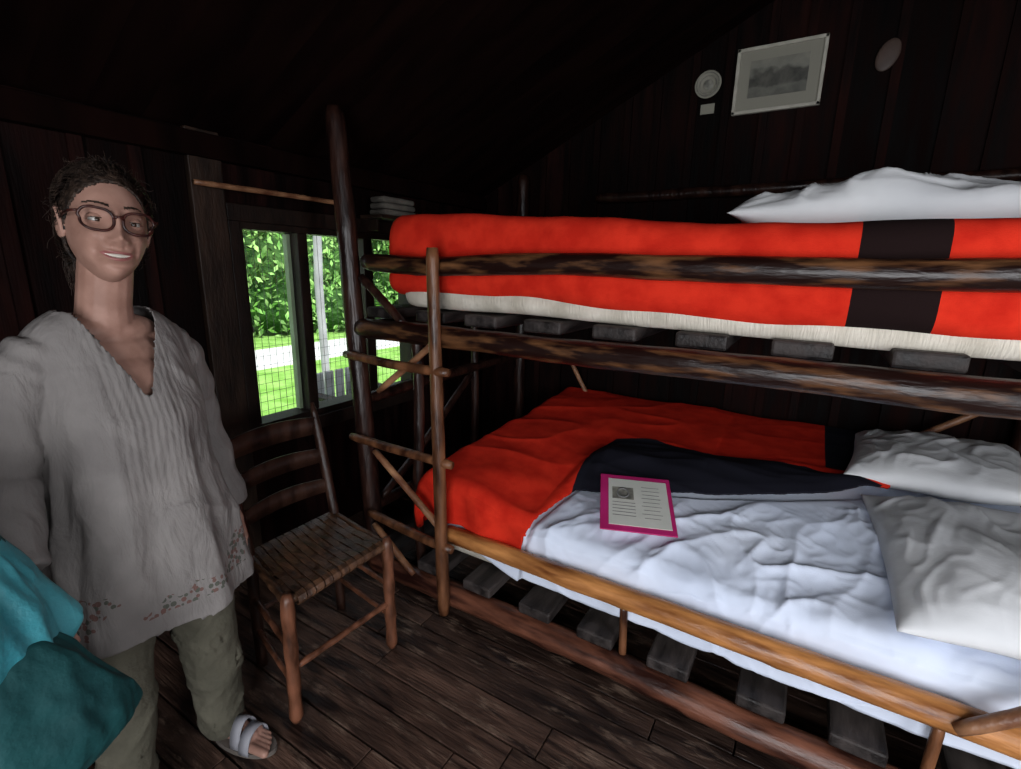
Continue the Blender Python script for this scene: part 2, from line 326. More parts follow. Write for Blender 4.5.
mb=MB(); mb.log((XL+.07,1.08,1.745),(XL+.07,1.78,1.745),.011); mb.build('curtain_rod',M['pale'])
mb=MB(); mb.box((XL+.03,(YF+YB)/2,1.89),(.05,YB-YF-.1,.09)); mb.build('trim_3',M['ceil'],smooth=False,bevel=.005)
mb=MB()
for a in (-.1,1.0): mb.box((a+(-.05 if a<0 else .05),YF+.012,1.03),(.1,.03,2.06))
mb.box((.45,YF+.012,2.1),(1.3,.03,.1)); mb.build('trim_4',M['trimb'],smooth=False,bevel=.004)

# window
win=empty('window_1')
mb=MB(); xw=XL-.04; y0,y1,z0,z1=1.27,2.35,WZ0,WZ1
def bar(ya,yb,za,zb,dx=.09,x=xw,m=0): mb.box((x,(ya+yb)/2,(za+zb)/2),(dx,yb-ya,zb-za),m=m)
bar(y0,y1,z1-.03,z1,.1); bar(y0,y1,z0,z0+.03,.12); bar(y0,y0+.02,z0+.03,z1-.03,.1); bar(y1-.03,y1,z0+.03,z1-.03,.1)
bar(1.555,1.61,z0+.03,z1-.03,.1); bar(1.97,2.03,z0+.03,z1-.03,.09)
bar(y0-.05,y1+.05,z1,z1+.07,.03,XL+.012); bar(y0-.05,y1+.05,z0-.07,z0,.045,XL+.02)
bar(y0-.05,y0,z0,z1,.03,XL+.012)
mb.build('frame',M['wframe'],win,smooth=False,bevel=.003)
mb=MB(); bar(1.535,1.553,z0+.035,z1-.035,.03,XL-.06); bar(1.612,1.628,z0+.035,z1-.035,.03,XL-.06); bar(2.035,2.08,z0+.035,z1-.035,.03,XL-.06); mb.build('sash',M['palefr'],win,smooth=False)  # pale green strips along the pane edges
mb=MB()
yy=1.31
while yy<2.3:
    mb.tube([(XL-.075,yy,z0+.03),(XL-.075,yy,z1-.03)],.0011,6); yy+=.035
zz=.74
while zz<1.1:
    mb.tube([(XL-.075,1.3,zz),(XL-.075,2.32,zz)],.001,6); zz+=.045
mb.build('wire_screen',M['wire'],win)
mb=MB(); mb.box((XL-.045,1.81,1.15),(.003,1.02,.88)); mb.build('glass',M['glass'],win,smooth=False)
sh=empty('wall_shelf'); mb=MB(); mb.box((XL+.09,2.12,1.70),(.16,.34,.02)); mb.box((XL+.05,2.0,1.66),(.09,.02,.06)); mb.box((XL+.05,2.24,1.66),(.09,.02,.06)); mb.build('shelf_board',M['trimb'],sh,smooth=False,bevel=.003)
mb=MB()
for i in range(3): mb.box((XL+.09,2.12,1.728+i*.033),(.13-.01*i,.24,.03))
o=mb.build('folded_towel',M['towel'],smooth=True,bevel=.012)

# ------------------------------------------------------------ outside
mb=MB(); mb.box((-26,5,-.55),(47.4,60,.1)); mb.build('ground',M['grass'],smooth=False)
mb=MB(); mb.box((-9.6,8,-.492),(2.0,50,.02)); mb.build('gravel_road',M['path'],smooth=False)
def tree(cx,cy,h,R,nl=4600):
    mb=MB(); mb.log((cx,cy,-.5),(cx,cy,h*.7),.16,.08,m=2)
    blobs=[]
    for i in range(9):
        bx=cx+random.uniform(-R,R)*.6; by=cy+random.uniform(-R,R)*.9; bz=random.uniform(.3,h); br=R*random.uniform(.4,.6)
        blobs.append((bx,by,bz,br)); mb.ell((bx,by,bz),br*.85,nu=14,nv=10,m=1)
    for i in range(nl):
        bx,by,bz,br=random.choice(blobs)
        d=Vector((random.gauss(0,1),random.gauss(0,1),random.gauss(0,1))).normalized()*br*random.uniform(.82,1.12)
        c=Vector((bx,by,bz))+d
        if c.z<-.45: continue
        a=Vector((random.gauss(0,1),random.gauss(0,1),random.gauss(0,1))).normalized(); b=a.orthogonal().normalized(); s=random.uniform(.05,.10)
        mb.add([c-a*s*1.4,c-b*s*.6,c+a*s*1.4,c+b*s*.6],[(0,1,2,3)],0)
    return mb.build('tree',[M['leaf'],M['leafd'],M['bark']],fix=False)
for (x,y,h,R) in ((-13,5,4,2),(-13.5,8,5,2.2),(-13,11,4.5,2.2),(-12.5,14,4.5,2.1),(-17,7,8,3),(-18,12,8,3.4),(-17,17,8,3.2),(-14,17,5,2.2),(-16,2,6,3)):
    tree(x,y,h,R)
mb=MB(); mb.log((-3.6,2.80,-.5),(-3.6,2.80,2.4),.035); mb.build('porch_post',M['porch'])
pc=empty('porch_chair'); mb=MB()
cx,cy=-2.95,2.55
for dx in(-.25,.25):
    for dy in(-.25,.25): mb.box((cx+dx,cy+dy,.02),(.05,.05,.90))
mb.box((cx,cy-.25,.48),(.6,.09,.03)); mb.box((cx,cy+.25,.48),(.6,.09,.03))
mb.build('frame',M['wframe'],pc,smooth=False,bevel=.005)
mb=MB()
for i in range(5): mb.box((cx-.22+i*.11,cy,.12),(.095,.5,.02))
for i in range(5): mb.box((cx-.29,cy-.2+i*.1,.36),(.02,.08,.5))
mb.build('slats',M['porch'],pc,smooth=False,bevel=.005)
mb=MB(); mb.box((-3.1,2.4,-.47),(1.7,3.6,.06)); mb.build('porch_floor',M['porch'],smooth=False)

# ------------------------------------------------------------ bunk bed
bunk=empty('bunk_bed')
XB=.92; YFt,YBk=1.5,3.04
mb=MB()
mb.log((-1.625,YFt,1.462),(.98,YFt,1.455),.036,.038,seed=3); mb.log((-1.68,YFt,1.18),(.98,YFt,1.185),.043,.046,seed=5)
mb.log((-1.76,YBk,1.18),(.98,YBk,1.18),.04); mb.log((-1.76,YBk,.08),(.98,YBk,.08),.04)
mb.build('dark_rails',M['logd'],bunk)
mb=MB(); mb.log((-1.22,YFt,.33),(.98,YFt,.335),.036,.042,seed=8); mb.build('amber_rail',M['logo'],bunk)
mb=MB(); mb.log((-1.66,YFt-.01,.055),(.98,YFt-.01,.055),.048,.052,seed=9); mb.build('base_log',M['logm'],bunk)
mb=MB()
mb.log((-1.635,1.5,0),(-1.765,1.5,2.07),.043,.040,seed=11)
mb.log((-1.42,1.575,0),(-1.42,1.575,1.17),.024); 
mb.log((-1.74,YBk,0),(-1.76,YBk,2.05),.04); mb.log((-1.74,2.45,0),(-1.74,2.45,1.16),.024)
mb.log((XB,1.5,0),(XB,1.5,1.62),.042); mb.log((XB,YBk,0),(XB,YBk,1.62),.042)
mb.build('posts',M['logdz'],bunk)
mb=MB()
for z in (1.18,.84,.30): mb.log((-1.70,1.5,z),(-1.74,3.04,z),.028)
for z in (1.18,.30): mb.log((XB,1.5,z),(XB,3.04,z),.03)
mb.log((-1.66,1.5,1.40),(-1.42,1.5,1.20),.018)
mb.log((-1.70,1.6,.32),(-1.72,2.4,.80),.02)
mb.build('end_rails',M['logdz'],bunk)
mb=MB()
mb.log((-1.165,1.425,0),(-1.205,1.43,1.515),.027,.024,seed=21)
mb.log((-1.72,1.44,1.07),(-1.13,1.43,1.065),.019); mb.log((-1.70,1.44,.69),(-1.12,1.43,.69),.019); mb.log((-1.62,1.45,.33),(-1.12,1.43,.32),.02)
mb.build('ladder',M['logoz'],bunk)
mb=MB()
mb.log((-1.54,1.46,.92),(-1.22,1.46,1.17),.014); mb.log((-1.58,1.46,.64),(-1.20,1.46,.37),.015); mb.log((-1.60,1.46,.28),(-1.36,1.46,.10),.015)
mb.log((-1.40,3.02,.95),(-1.08,3.02,.45),.014); mb.log((.42,3.02,.58),(.9,3.02,.98),.016)
mb.log((.46,1.455,.34),(.88,1.47,.74),.018)
mb.build('braces',M['pale'],bunk)
mb=MB(); 
for x in (-.41,.44): mb.log((x,1.495,.09),(x,1.495,.31),.014)
mb.build('spindles',M['logoz'],bunk)
mb=MB()
xs=[-1.60,-1.335,-1.07,-.80,-.54,-.27,-.005,.265,.53,.79]
for x in xs: mb.box((x+random.uniform(-.01,.01),2.30,1.246),(.15,1.50,.046),Matrix.Rotation(random.uniform(-.01,.01),3,'Z'))
for x in xs: mb.box((x+.035+random.uniform(-.01,.01),2.26,.132),(.14,1.56,.046),Matrix.Rotation(random.uniform(-.01,.01),3,'Z'))
mb.build('slats',M['slat'],bunk,smooth=False,bevel=.008)

def rbox(name,x0,x1,y0,y1,z0,z1,r,mat,nz=.0,sd=0,nx=120,left_rise=0,taper=None):
    rings=[]; prof=[]; n=10
    for (cy,cz,a0) in ((y1-r,z1-r,0),(y0+r,z1-r,90),(y0+r,z0+r,180),(y1-r,z0+r,270)):
        for k in range(n): 
            a=math.radians(a0+90*k/(n-1)); prof.append((cy+r*math.cos(a),cz+r*math.sin(a)))
    P=[]
    for i in range(len(prof)):
        a=prof[i];b=prof[(i+1)%len(prof)]; d=math.hypot(a[0]-b[0],a[1]-b[1]); k=max(1,int(d/.03))
        for j in range(k): P.append((a[0]+(b[0]-a[0])*j/k,a[1]+(b[1]-a[1])*j/k))
    cyy=(y0+y1)/2;czz=(z0+z1)/2
    ts=[0,.004,.012,.025,.045]+list(np.linspace(.07,1-.07,nx))+[1-.045,1-.025,1-.012,1-.004,1]
    for t in ts:
        x=x0+(x1-x0)*t; e=min(t,1-t)*(x1-x0)
        q=min(1,e/r); ins=r*(1-math.sqrt(max(0,1-(1-q)**2)))
        ring=[]
        for (y,z) in P:
            sy=(abs(cyy-y0)-ins)/abs(cyy-y0); sz=(abs(czz-z0)-ins)/abs(czz-z0)
            Y=cyy+(y-cyy)*sy; Z=czz+(z-czz)*sz
            k=noise.noise(Vector((x*2.2,Y*3,Z*5+sd)))*nz + noise.noise(Vector((x*7,Y*6,Z*9+sd)))*nz*.35
            top=max(0,(z-czz)/(z1-czz))
            Z+=k*.8+left_rise*top*max(0,1-(x-x0)/1.5)
            Y+= k*(-1 if y<cyy else 1)
            if taper: Y,Z=taper(x,Y,Z)
            ring.append((x,Y,Z))
        rings.append(ring)
    mb=MB(); mb.loft(rings); return mb.build(name,mat)
def sag(x,Y): return .022*max(0,min(1,(x+.9)/1.2))*max(0,min(1,(1.72-Y)/.12))
def lowedge(x,Y,Z):
    if Z<1.40: Z+= .016*max(0,min(1,(.2-x)/1.6))+.006*math.sin(x*5)+.004*math.sin(x*13)-sag(x,Y)
    return Y,Z
def lowedge2(x,Y,Z):
    if Z<1.40: Z-=sag(x,Y)
    return Y,Z
rbox('mattress',-1.50,.84,1.572,3.0,1.276,1.50,.05,M['matt'],.01,2,taper=lowedge2)
rbox('wool_blanket',-1.57,.86,1.545,3.02,1.318,1.582,.060,M['redstripe'],.018,5,left_rise=.085,taper=lowedge)
rbox('mattress',-1.33,.84,1.60,3.0,.158,.41,.06,M['matt'],.008,8)

def zbed(x,y):
    b=float(np.interp(y,[1.5,1.75,2.1,2.6,3.1],[.425,.475,.535,.585,.62]))
    k=max(0,min(1,(-.82-x)/.35)); k=k*k*(3-2*k)
    return b+k*float(np.interp(y,[1.5,1.7,2.0,2.5],[.085,.075,.04,0]))
def Lx(x): return float(np.interp(x,[-.90,-.84,-.79,-.76,-.5,-.28,0,.29,.5],[1.15,1.50,1.74,1.85,1.93,2.00,2.12,2.29,2.38]))
def Ux(x): return float(np.interp(x,[-.84,-.80,-.77,-.6,-.355,.08,.18,.33],[2.06,2.25,2.38,2.41,2.37,2.40,2.345,2.325]))
def fold(s,e,r=.045):
    if s>=e+r: return s,0
    if s>e+r-math.pi*r/2:
        a=(e+r-s)/r; return e+r-r*math.sin(a),-(r-r*math.cos(a))
    return e,-r-(e+r-math.pi*r/2-s)
def rid(v,p=2.5):
    q=abs(noise.noise(v)); return (1-q*1.6 if q<.625 else 0)**p
nx,ny=300,220; P=[]
for i in range(nx):
    x=-1.30+2.12*i/(nx-1); row=[]
    for j in range(ny):
        s=1.33+1.67*j/(ny-1); y,dz=fold(s,1.555)
        base=zbed(x,y)
        msk=max(0,min(1,(Lx(x)+.04-s)/.12)) if x>-.9 else 0
        wx=x+.12*noise.noise(Vector((x*3,s*3,4))); wy=s+.12*noise.noise(Vector((x*3,s*3,14)))
        w=.018*rid(Vector((wx*1.6+wy*2.2,(wy*4.2-wx*3.4),1)),3)+.012*rid(Vector((wx*4.5-wy*1.2,(wy*2.6+wx*1.5),7)),4)+.020*noise.noise(Vector((x*2.2,s*2.2,3)))+.005*rid(Vector((wx*9,wy*12,21)),2)+.003*rid(Vector((wx*22+wy*9,wy*18,33)),2)
        z=base+w*msk+dz - (0 if msk>0 else .012)
        yy=y-(abs(w)*.5*msk if dz<-.03 else 0)
        row.append((x,yy,z))
    P.append(row)
mb=MB(); mb.grid(P); o=mb.build('bed_sheet',M['sheet']); solid(o,.004)
nx,ny=300,250; P=[];W=[]
x0p,x1p,y0p,y1p=-1.66,.40,1.30,3.06
def blz(x,s):
    z=zbed(x,s)+.022
    z+=.014*noise.noise(Vector((x*3,s*3,31)))+.009*rid(Vector((x*1.5+s*2.5,s*4-x*2,41)),3)*(1 if x<-.3 else .4)
    if x>-.9:
        d=s-Lx(x); u=Ux(x)
        k=max(0,min(1,(x+.84)/.12))
        band=math.exp(-((s-(Lx(x)*.55+u*.45))/.17)**2)*.045*k
        z+=band*(1+.5*noise.noise(Vector((x*5,s*6,51))))+ .012*k*rid(Vector((x*2,s*9,61)),2)*(1 if band>.01 else 0)
        z-= max(0,.05-d)*.25 if d<.05 else 0
    return z
band=[]
for i in range(nx):
    a=x0p+(x1p-x0p)*i/(nx-1); row=[]; wr=[]
    x,dx=fold(a,-1.395,.06)
    for j in range(ny):
        s=y0p+(y1p-y0p)*j/(ny-1); y,dy=fold(s,1.545,.05)
        z=blz(x,max(s,1.56))+dx+dy
        rp=.010*math.sin(a*26+2*noise.noise(Vector((a*2,s,3)))) if dy<-.04 else 0
        rq=.010*math.sin(s*19) if dx<-.04 else 0
        row.append((x+rq,y+rp-(.01 if dy<-.04 else 0),max(z,.30))); wr.append((a,s))
        wob=.012*noise.noise(Vector((a*6,s*6,77)))
        b1=min(a+.785+.12*(s-1.9),Ux(a)-s,.34-a)+wob; b2=min(a-.155,.305-a,s-2.44)
        band.append(max(b1,b2))
    P.append(row);W.append(wr)
vs=[p for r in P for p in r]; f0=[]
for i in range(nx-1):
    for j in range(ny-1):
        a=(W[i][j][0]+W[i+1][j][0])/2; s=(W[i][j][1]+W[i][j+1][1])/2
        if a>-.88 and s<Lx(a): continue
        if a<=-.88 and s<1.36+.02*math.sin(a*9): continue
        if a>.37: continue
        f0.append((i*ny+j,(i+1)*ny+j,(i+1)*ny+j+1,i*ny+j+1))
mb=MB(); mb.add(vs,f0,0)
o=mb.build('wool_blanket',M['redband'],fix=False)
at=o.data.attributes.new('band','FLOAT','POINT'); at.data.foreach_set('value',band)
bm=bmesh.new(); bm.from_mesh(o.data); bmesh.ops.delete(bm,geom=[v for v in bm.verts if not v.link_faces],context='VERTS')
bmesh.ops.recalc_face_normals(bm,faces=bm.faces)
bv=[v for v in bm.verts if v.is_boundary]
for _ in range(14): bmesh.ops.smooth_vert(bm,verts=bv,factor=.5,use_axis_x=True,use_axis_y=True,use_axis_z=True)
bm.to_mesh(o.data); bm.free()
sm=o.modifiers.new('sm','SMOOTH'); sm.iterations=2
solid(o,.010,1)

def pillow(c,lx,ly,th,rot=(0,0,0),seed=0,mat='pillow',amp=.02,shape=None):
    R=Matrix.Rotation(rot[2],3,'Z')@Matrix.Rotation(rot[1],3,'Y')@Matrix.Rotation(rot[0],3,'X'); n=80; c=Vector(c); mb=MB()
    for sg in (1,-1):
        P=[]
        for i in range(n+1):
            row=[]
            for j in range(n+1):
                u=-1+2*i/n; v=-1+2*j/n
                px=u*(1-.06*(1-v*v)*abs(u)**3); py=v*(1-.06*(1-u*u)*abs(v)**3)
                h=((1-abs(u)**2.6)**.55)*((1-abs(v)**2.6)**.55)
                wu=u+.3*noise.noise(Vector((u*2,v*2,seed+2))); wv=v+.3*noise.noise(Vector((u*2,v*2,seed+3)))
                w=rid(Vector((wu*2.2+seed,wv*1.4+u,seed)),4)*amp+noise.noise(Vector((u*1.6,v*1.6,seed+5)))*amp*1.3+rid(Vector((wu*5,wv*3-u*2,seed+8)),4)*amp*.35
                e=min(1,(1-max(abs(u),abs(v)))*5)
                z=sg*(th/2*h)+(w*e if sg>0 else 0)+noise.noise(Vector((px*1.5,py*1.5,seed+9)))*.012
                if shape and sg>0: z+=shape(u,v)*e
                row.append(c+R@Vector((px*lx/2,py*ly/2,z)))
            P.append(row)
        mb.grid(P)
    o=mb.build('pillow',M[mat]); 
    bm=bmesh.new(); bm.from_mesh(o.data); bmesh.ops.remove_doubles(bm,verts=bm.verts,dist=.0008); bmesh.ops.recalc_face_normals(bm,faces=bm.faces); bm.to_mesh(o.data); bm.free()
    o.data.polygons.foreach_set('use_smooth',[True]*len(o.data.polygons)); return o
pillow((.600,1.945,.56),.60,.80,.18,(.09,-.05,.05),1,amp=.012)
pillow((.555,2.66,.665),.62,.74,.18,(-.03,-.08,-.10),4,amp=.012)
pillow((.165,2.06,1.640),.90,.50,.20,(0,0,.05),8,amp=.018,shape=lambda u,v:.028*math.exp(-((u+.02)/.22)**2)-.014)
pillow((.50,2.62,1.65),.62,.55,.15,(0,0,-.05),12,amp=.015)

fo=empty('document_folder')
FL=Vector((-.572,1.62,.502));FR=Vector((-.316,1.722,.498));BL=Vector((-.666,1.945,.600))
ex=(FR-FL).normalized(); ey=(BL-FL); ey=(ey-ex*ey.dot(ex)).normalized(); ez=ex.cross(ey); Rf=Matrix((ex,ey,ez)).transposed(); C0=FL+ex*.148+ey*.152
def fb(mb,cx,cy,w,h,z,t,m=0): mb.box(C0+ex*cx+ey*cy+ez*z,(w,h,t),Rf,m)
mb=MB(); fb(mb,0,0,.285,.32,0,.006); mb.build('cover',M['pink'],fo,smooth=False,bevel=.002)
mb=MB(); fb(mb,.008,.0,.235,.265,.004,.003); mb.build('page',M['paper'],fo,smooth=False)
mb=MB(); fb(mb,-.052,.045,.085,.07,.0062,.001,1)
mb.tube([C0+ex*(-.052+.022*math.cos(t))+ey*(.045+.026*math.sin(t))+ez*.0075 for t in np.linspace(0,6.283,24)],.003,6,0)
for i in range(5): fb(mb,-.05,-.01-.018*i,.09,.003,.0062,.0006,0)
for i in range(9): fb(mb,.058,.09-.022*i,.07+.01*math.sin(i*3),.0025,.0062,.0006,0)
mb.build('print',[M['ink'],M['pattern']],fo,smooth=False)

pf=empty('framed_picture'); c=Vector((-.305,YB-.03,2.435)); mb=MB(); W_,H_=.41,.315
for dx,dz,w,h in((-W_/2+.008,0,.016,H_),(W_/2-.008,0,.016,H_),(0,H_/2-.008,W_,.016),(0,-H_/2+.008,W_,.016)): mb.box(c+Vector((dx,0,dz)),(w,.022,h))
mb.build('frame',M['frame'],pf,smooth=False,bevel=.002)
mb=MB(); mb.box(c+Vector((0,.004,0)),(W_-.02,.008,H_-.02)); mb.build('mat_board',M['matb'],pf,smooth=False)
mb=MB(); mb.box(c+Vector((.0,-.002,.005)),(.27,.004,.175)); mb.build('print',M['print'],pf,smooth=False)
pl=empty('wall_plate'); mb=MB(); cc=Vector((-.648,YB-.022,2.452))
prof=[(0,.0),(.03,.0),(.045,-.004),(.05,-.010),(.066,-.014),(.070,-.012),(.066,-.004),(.04,.008),(0,.008)]
rings=[[cc+Vector((max(r,.0005)*math.cos(t),d,max(r,.0005)*math.sin(t))) for t in np.linspace(0,2*math.pi,40,endpoint=False)] for r,d in prof]
mb.loft(rings); mb.build('dish',M['matb'],pl)
mb=MB(); 
for r in (.058,.044): mb.tube([cc+Vector((r*math.cos(t),-.0135 if r>.05 else -.006,r*math.sin(t))) for t in np.linspace(0,6.2832,40)],.0022,6)
mb.ell(cc+Vector((0,-.002,0)),(.026,.004,.026)); mb.build('pattern',M['pattern'],pl)
mb=MB(); mb.box((-.64,YB-.022,2.33),(.072,.006,.05)); mb.build('wall_label',M['matb'],smooth=False)
mb=MB(); mb.ell((.15,YB-.015,2.46),(.045,.010,.07),Matrix.Rotation(.3,3,'Y')); mb.build('pale_oval',M['oval'])  # pale brown oval set on the back wall

# ------------------------------------------------------------ chair
ch=empty('ladderback_chair')
mb=MB()
def turned(p0,p1,r,m=0):
    n=22; p0=Vector(p0);p1=Vector(p1); pts=[p0.lerp(p1,i/n) for i in range(n+1)]
    rs=[r*(1+.07*math.sin(i*1.1)+(.0 if 0<i<n else -.35)) for i in range(n+1)]; mb.tube(pts,rs,16,m)
FRl=((-1.215,1.165,0),(-1.215,1.16,.475)); FLl=((-1.245,.765,0),(-1.235,.765,.475))
turned(*FRl,.021); turned(*FLl,.021)
for a in(.20,): turned((-1.218,1.16,a),(-1.243,.77,a),.011)
for a in(.15,.28): turned((-1.218,1.16,a),(-1.55,1.205,a),.010); turned((-1.245,.765,a),(-1.565,.845,a),.010)
mb.build('front_legs_and_rungs',M['chairo'],ch)
mb=MB()
def bp(s,z):
    lean=max(0,z-.45)*.26; y=.845 if s==0 else 1.21
    return Vector((-1.56-lean,y+(.02 if s else -.0)*max(0,z-.45)*2,z))
for s in (0,1):
    pts=[bp(s,z) for z in np.linspace(0,.90,24)]; mb.tube(pts,[.019]*20+[.018,.016,.013,.007],16)
turned((-1.56,.845,.22),(-1.56,1.21,.22),.010)
for z,h in((.57,.055),(.69,.058),(.81,.07)):
    P=[]
    for k in range(17):
        f=k/16; p=bp(0,z).lerp(bp(1,z),f); bow=-.028*math.sin(math.pi*f); arch=.012*math.sin(math.pi*f)
        P.append([(p.x+bow+tx,p.y,p.z+dz*(h/2)+(arch if dz>0 else 0)) for tx,dz in((.005,-1),(.005,1),(-.005,1),(-.005,-1))])
    mb.loft(P)
mb.build('ladder_back',M['chaird'],ch)
mb=MB()
turned((-1.218,1.16,.445),(-1.24,.765,.445),.014); turned((-1.56,1.21,.445),(-1.56,.845,.445),.014); turned((-1.218,1.16,.445),(-1.56,1.21,.445),.013); turned((-1.24,.765,.445),(-1.56,.845,.445),.013)
ns=11
for i in range(ns):
    f=(i+.5)/ns; yf=.785+f*.36; yb=.865+f*.33; w=.029
    Lp=[(-1.235,.428),(-1.215,.434),(-1.208,.446),(-1.215,.459),(-1.235,.464)]
    for k in range(1,14): Lp.append((-1.235-k*.024,.462-.010*math.sin(math.pi*k/14)+(.0025 if (k//3+i)%2 else -.001)))
    Lp+=[(-1.575,.459),(-1.582,.446),(-1.57,.43)]
    P=[]
    for (x,z) in Lp:
        g=(-1.208-x)/.37; yc=yf+(yb-yf)*g; ww=w*(1-.1*g)/2
        P.append([(x,yc-ww,z),(x,yc+ww,z),(x,yc+ww,z-.003),(x,yc-ww,z-.003)])
    mb.loft(P)
for k in range(5):
    x=-1.272-k*.068; g=(-1.208-x)/.37; a=.775+g*.085; b=1.155+g*.045
    mb.box((x,(a+b)/2,.4553-.009*math.sin(math.pi*(k+1)/6)),(.03,b-a,.004))
mb.build('woven_seat',M['splint'],ch,smooth=False)

# ------------------------------------------------------------ woman
TH=math.radians(6); wo=empty('woman',(-1.385,.480,0),TH-math.pi/2); wo.scale=(.975,.975,.982)
def hand(mb,w,d,a,n,curl=.5):
    w=Vector(w);d=Vector(d).normalized();a=Vector(a);a=(a-d*a.dot(d)).normalized();n=Vector(n);n=(n-d*n.dot(d)-a*n.dot(a)).normalized()
    ks=[]
    for off,ln,r in((.031,.070,.0085),(.0105,.078,.0088),(-.0105,.072,.0084),(-.030,.056,.0075)):
        k=w+d*(.092-abs(off-.006)*.25)+a*off; ks.append(k)
        mb.cap(w+d*.012+a*off*.55,k,.0135,.0115)
        p=k; ang=curl*.5
        for q,(fr,rr) in enumerate(((.45,1),(.30,.92),(.25,.82))):
            dd=d*math.cos(ang)+n*math.sin(ang); p2=p+dd*ln*fr; mb.cap(p,p2,r*rr,r*rr*.92); p=p2; ang+=curl
    mb.cap(ks[0],ks[3],.011,.010)
    t0=w+d*.022+a*.022; t1=t0+d*.030+a*.026+n*.012; t2=t1+d*.028+a*.010+n*.010; t3=t2+d*.022+n*.008
    mb.cap(t0,t1,.014,.011); mb.cap(t1,t2,.0105,.0095); mb.cap(t2,t3,.0095,.008)
mb=MB()
mb.chain([(0,-.005,1.28),(-.006,.008,1.38),(-.016,.022,1.47)],[.062,.053,.052])
mb.ell((0,.0,1.23),(.135,.080,.09)); mb.ell((0,.03,1.17),(.13,.083,.10)); mb.ell((0,.0,1.315),(.11,.058,.042))
mb.cap((0,-.01,1.32),(.13,-.005,1.265),.042,.040); mb.cap((0,-.01,1.32),(-.13,-.005,1.265),.042,.040)
mb.ell((0,.01,1.02),(.12,.09,.2))
mb.chain([(-.145,0,1.25),(-.205,-.03,1.02),(-.228,.035,.79)],[.042,.036,.025])
hand(mb,(-.230,.042,.760),(-.02,.14,-1),(.1,1,.1),(1,-.1,0),.35)
mb.chain([(.145,0,1.25),(.225,-.02,1.02),(.270,.11,.83)],[.042,.036,.025])
hand(mb,(.275,.128,.805),(.06,.35,-1),(-.2,1,.3),(-1,-.1,0),1.1)
o=mb.build('body_skin',M['skin'],wo); remesh(o,.0035,5)
def ring(z,a,b,yc,n=72,rip=0,sd=0,xc=0):
    R=[]
    for k in range(n):
        t=2*math.pi*k/n; c,s_=math.cos(t),math.sin(t)
        e=1+rip*(math.sin(7*t+sd)*.5+.8*noise.noise(Vector((c*2.2,s_*2.2,z*3+sd)))+.8*rid(Vector((c*2.5+z,s_*2.5,z*1.2+sd)),3))
        x=xc+a*e*(abs(c)**.85)*(1 if c>0 else -1); y=yc+b*e*(abs(s_)**.9)*(1 if s_>0 else -1)
        R.append((x,y,z+.010*math.sin(2*t) if z<.62 else z))
    return R
tab=[(1.375,.062,.056,.006,0),(1.355,.106,.066,0,0),(1.325,.142,.080,-.002,0),(1.275,.164,.098,0,.0),(1.20,.162,.115,.008,.02),(1.12,.160,.134,.022,.03),(1.04,.158,.130,.022,.05),
(.96,.166,.130,.022,.06),(.88,.180,.138,.026,.08),(.80,.197,.146,.03,.10),(.72,.211,.154,.032,.11),(.65,.221,.161,.034,.115),(.60,.226,.166,.034,.12)]
zs=[t[0] for t in tab][::-1]; rr=[]
for z in np.linspace(1.375,.60,58):
    v=[float(np.interp(z,zs,[t[i] for t in tab][::-1])) for i in range(1,5)]
    rr.append(ring(z,v[0],v[1],v[2],rip=v[3],sd=1.7))
mb=MB(); mb.loft(rr)
def sleeve(pts,rs,sd):
    N_=44; pts=[Vector(p) for p in pts]; P2=[];R2=[]
    for i in range(N_+1):
        f=i/N_*(len(pts)-1); k=min(int(f),len(pts)-2); g=f-k; 
        P2.append(pts[k].lerp(pts[k+1],g)); R2.append(rs[k]+(rs[k+1]-rs[k])*g)
    for _ in range(3): P2=[P2[0]]+[(P2[i-1]+P2[i]*2+P2[i+1])/4 for i in range(1,N_)]+[P2[-1]]
    R2=[r*(1+.05*math.sin(i*.9+sd)+.08*noise.noise(Vector((i*.3,sd,0)))) for i,r in enumerate(R2)]
    mb.tube(P2,R2,24)
sleeve([(-.11,0,1.285),(-.158,-.01,1.225),(-.205,-.03,1.02),(-.230,.025,.775)],[.055,.063,.056,.050],2)
sleeve([(.12,0,1.285),(.168,0,1.225),(.228,-.01,1.02),(.266,.095,.86)],[.055,.062,.056,.050],5)
o=mb.build('blouse',M['blouse'],wo); remesh(o,.006,5)
bm=bmesh.new(); bm.from_mesh(o.data); kill=[]
for f in bm.faces:
    c=f.calc_center_median(); 
    if f.normal.z<-.6 and c.z<.625: kill.append(f); continue
    if c.z>1.115 and c.y>.0:
        w=np.interp(c.z,[1.165,1.21,1.32,1.38],[.0,.016,.062,.085])
        if abs(c.x+.004)<w: kill.append(f); continue
    if c.z>1.345 and math.hypot(c.x,(c.y-.005)*1.1)<.085: kill.append(f)
bmesh.ops.delete(bm,geom=kill,context='FACES')
bv=[v for v in bm.verts if v.is_boundary]
for _ in range(12): bmesh.ops.smooth_vert(bm,verts=bv,factor=.5,use_axis_x=True,use_axis_y=True,use_axis_z=True)
for v in bm.verts:
    c=v.co
    if c.z<1.25: v.co=c+v.normal*(.006*rid(Vector((c.x*9,c.y*9,c.z*5)),3)*(1 if abs(c.x)>.08 or c.z<.9 else .3))
bm.to_mesh(o.data); bm.free(); solid(o,.003,1)
mb=MB(); mb.ell((0,.01,.83),(.165,.125,.13))
mb.chain([(.088,.01,.82),(.110,.030,.48),(.125,.01,.085)],[.098,.078,.060]); mb.chain([(-.088,.01,.82),(-.112,.035,.48),(-.130,.02,.085)],[.098,.076,.060])
o=mb.build('trousers',M['khaki'],wo); remesh(o,.007,6)
